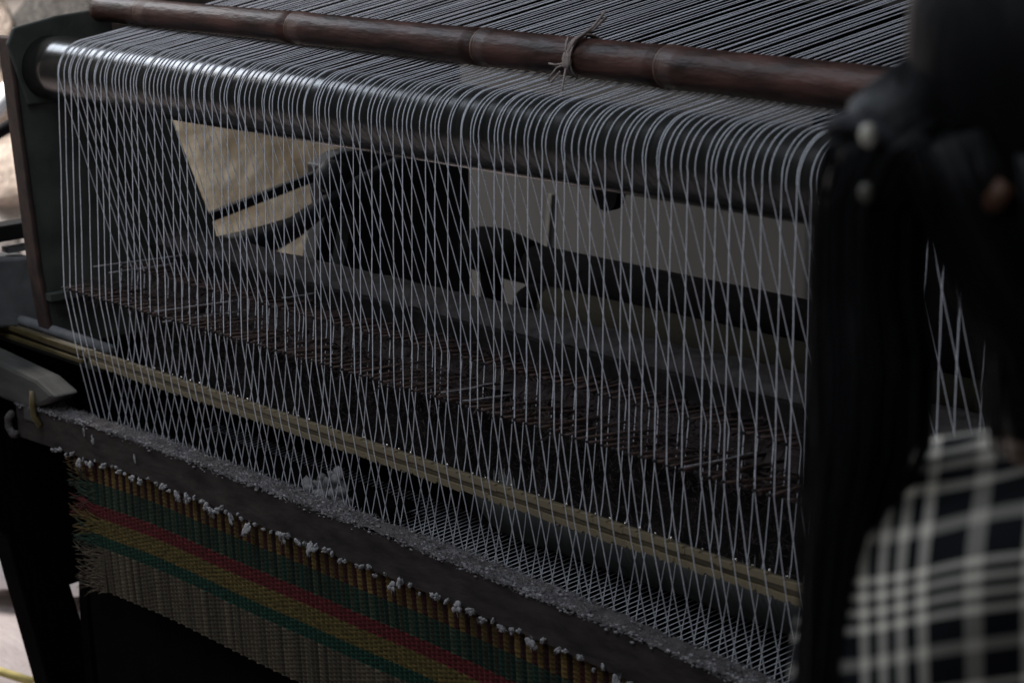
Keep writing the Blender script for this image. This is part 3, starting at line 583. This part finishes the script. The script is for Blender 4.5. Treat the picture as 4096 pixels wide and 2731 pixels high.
# hair tie with two beads, clip
tie = MB(); rg = []
c_ = pp(2000, 320, .01); dv_ = (pp(1975, 420, .02)-pp(2080, 300, 0)).normalized(); e1 = dv_.cross(LT).normalized(); e2 = dv_.cross(e1)
tie.tube([c_ + (e1*math.cos(t)+e2*math.sin(t))*0.031*S for t in [6.2832*q/24 for q in range(25)]], 0.005, 10); child(tie.build('hair_tie', M['cloth_dark'], smooth=True), pe)
pearl = mat('pearl_bead', (0.5, 0.47, 0.40), 0.25, var=0.05)
for (u, v, l, r, m_) in ((1958, 252, .062, .0052, pearl), (1954, 385, .056, .0044, mat('dull_bead', (0.09, 0.085, 0.065), 0.6))):
    b_ = bpy.data.objects.new('bead', lump('bead', m_, 3.3, 1, 3, 0.04)); COL.objects.link(b_); b_.location = pp(u, v, l); b_.scale = (r*.8, r*.8, r*1.15); child(b_, pe)
child(MB().tube([pp(2225, 425, .065), pp(2245, 395, .07), pp(2262, 372, .07)], 0.006, 8).build('hair_clip', mat('amber_clip', (0.07, 0.028, 0.012), 0.6), smooth=True), pe)
# checked shirt
ck = bpy.data.materials.new('checked_cloth'); ck.use_nodes = True; nt = ck.node_tree; n = nt.nodes; b = n['Principled BSDF']; b.inputs['Roughness'].default_value = 0.95; b.inputs['Specular IOR Level'].default_value = 0.1
uvn = n.new('ShaderNodeUVMap'); sx = n.new('ShaderNodeSeparateXYZ'); nt.links.new(uvn.outputs[0], sx.inputs[0])
def lines(sock, period, items):
    dv = n.new('ShaderNodeMath'); dv.operation = 'DIVIDE'; dv.inputs[1].default_value = period; nt.links.new(sock, dv.inputs[0])
    fr = n.new('ShaderNodeMath'); fr.operation = 'FRACT'; nt.links.new(dv.outputs[0], fr.inputs[0]); acc = None
    for c_, hw, amp in items:
        sb = n.new('ShaderNodeMath'); sb.operation = 'SUBTRACT'; nt.links.new(fr.outputs[0], sb.inputs[0]); sb.inputs[1].default_value = c_
        ab = n.new('ShaderNodeMath'); ab.operation = 'ABSOLUTE'; nt.links.new(sb.outputs[0], ab.inputs[0])
        l = n.new('ShaderNodeMath'); l.operation = 'LESS_THAN'; nt.links.new(ab.outputs[0], l.inputs[0]); l.inputs[1].default_value = hw
        ml = n.new('ShaderNodeMath'); ml.operation = 'MULTIPLY'; nt.links.new(l.outputs[0], ml.inputs[0]); ml.inputs[1].default_value = amp
        if acc is None: acc = ml
        else:
            ad = n.new('ShaderNodeMath'); nt.links.new(acc.outputs[0], ad.inputs[0]); nt.links.new(ml.outputs[0], ad.inputs[1]); acc = ad
    return acc
gv = lines(sx.outputs[0], 380.0, [(0.05, 0.026, 1), (0.168, 0.026, 1), (0.282, 0.026, 1), (0.413, 0.030, 1), (0.729, 0.055, .55)])
gh = lines(sx.outputs[1], 300.0, [(0.05, 0.028, 1), (0.173, 0.028, 1), (0.30, 0.028, 1), (0.433, 0.030, 1), (0.72, 0.05, .55)])
ad = n.new('ShaderNodeMath'); nt.links.new(gv.outputs[0], ad.inputs[0]); nt.links.new(gh.outputs[0], ad.inputs[1])
rp = n.new('ShaderNodeValToRGB'); e = rp.color_ramp.elements; e[0].position = 0; e[0].color = (0.008, 0.009, 0.011, 1); e[1].position = 1.0; e[1].color = (0.84, 0.77, 0.66, 1)
em = rp.color_ramp.elements.new(0.5); em.color = (0.33, 0.31, 0.275, 1)
hf = n.new('ShaderNodeMath'); hf.operation = 'MULTIPLY'; hf.inputs[1].default_value = 0.5; nt.links.new(ad.outputs[0], hf.inputs[0]); nt.links.new(hf.outputs[0], rp.inputs[0]); nt.links.new(rp.outputs[0], b.inputs['Base Color'])
UOFF, VOFF = 0.0, 0.0
prof = [(1066, 2335, 2590, .028), (1068, 2260, 2630, .050), (1082, 2130, 2680, .080), (1116, 2000, 2710, .105), (1170, 1935, 2730, .120), (1250, 1895, 2745, .128), (1330, 1858, 2765, .132), (1430, 1820, 2775, .132), (1568, 1785, 2775, .132), (1750, 1778, 2760, .132), (2000, 1800, 2730, .130), (2350, 1830, 2710, .135), (2700, 1800, 2730, .150)]
NT = 64; rows = []; uvs = []
for k_, (v, ul, ur, lat) in enumerate(prof):
    row = []
    for q in range(NT+1):
        th = 2*math.pi*q/NT; cu = (ul+ur)/2; ax = (ur-ul)/2
        fold = 1 + 0.012*math.sin(th*9 + k_*0.7) + 0.008*math.sin(th*17 - k_*1.1)
        su = cu - ax*math.cos(th)*(1 if abs(math.cos(th)) > .97 else fold); l_ = lat*math.sin(th)*fold
        row.append(pp(su, v + 10*math.sin(th)**2, l_)); m_ = DP/(DP-l_*S); uu = 1176+(su-1176)*m_; vv = 784+(v-784)*m_ + l_*S*0.23/PX; uvs.append((uu-1963+19-max(0, 1340-vv)*0.14, vv-1339+15+0.16*(uu-2100)+3000+5*math.sin(th*7)))
    rows.append(row)
cl = MB().grid(rows); me = cl.mesh('checked_shirt', ck); uvl = me.uv_layers.new(name='UVMap')
for lp_ in me.loops:
    u_, v_ = uvs[lp_.vertex_index]; uvl.data[lp_.index].uv = (u_ + 380*4 + UOFF, v_ + VOFF)
co = bpy.data.objects.new('checked_shirt', me); COL.objects.link(co); sd = co.modifiers.new('sub', 'SUBSURF'); sd.levels = 2; sd.render_levels = 2; so_ = co.modifiers.new('solid', 'SOLIDIFY'); so_.thickness = 0.003; child(co, pe)
for sg_ in (-1, 1):
    child(MB().tube([HC + (F*a + LT*(sg_*b) + Vector((0, 0, c)))*S for a, b, c in ((0.0, .085, -.40), (0.02, .11, -.46), (0.04, .13, -.53), (0.06, .15, -.59))], [q*S for q in (0.044, 0.048, 0.050, 0.050)], 18, caps=False).build('sleeve', ck, smooth=True), pe)
    sv = pe.children[-1] if False else [o for o in bpy.data.objects if o.name.startswith('sleeve')][-1].data; ul_ = sv.uv_layers.new(name='UVMap')
    for lp_ in sv.loops: vi = lp_.vertex_index; ul_.data[lp_.index].uv = ((vi % 18)*90.0 + 900, (vi//18)*300.0 + 700)
    child(MB().tube([HC + (F*a + LT*(sg_*b) + Vector((0, 0, c)))*S for a, b, c in ((-0.045, .07, -.72), (-0.03, .09, -.84), (0.0, .092, gz+.48), (-0.02, .092, gz+.12))], [q*S for q in (0.115, 0.105, 0.085, 0.075)], 18, caps=False).build('trouser_leg', M['cloth_dark'], smooth=True), pe)
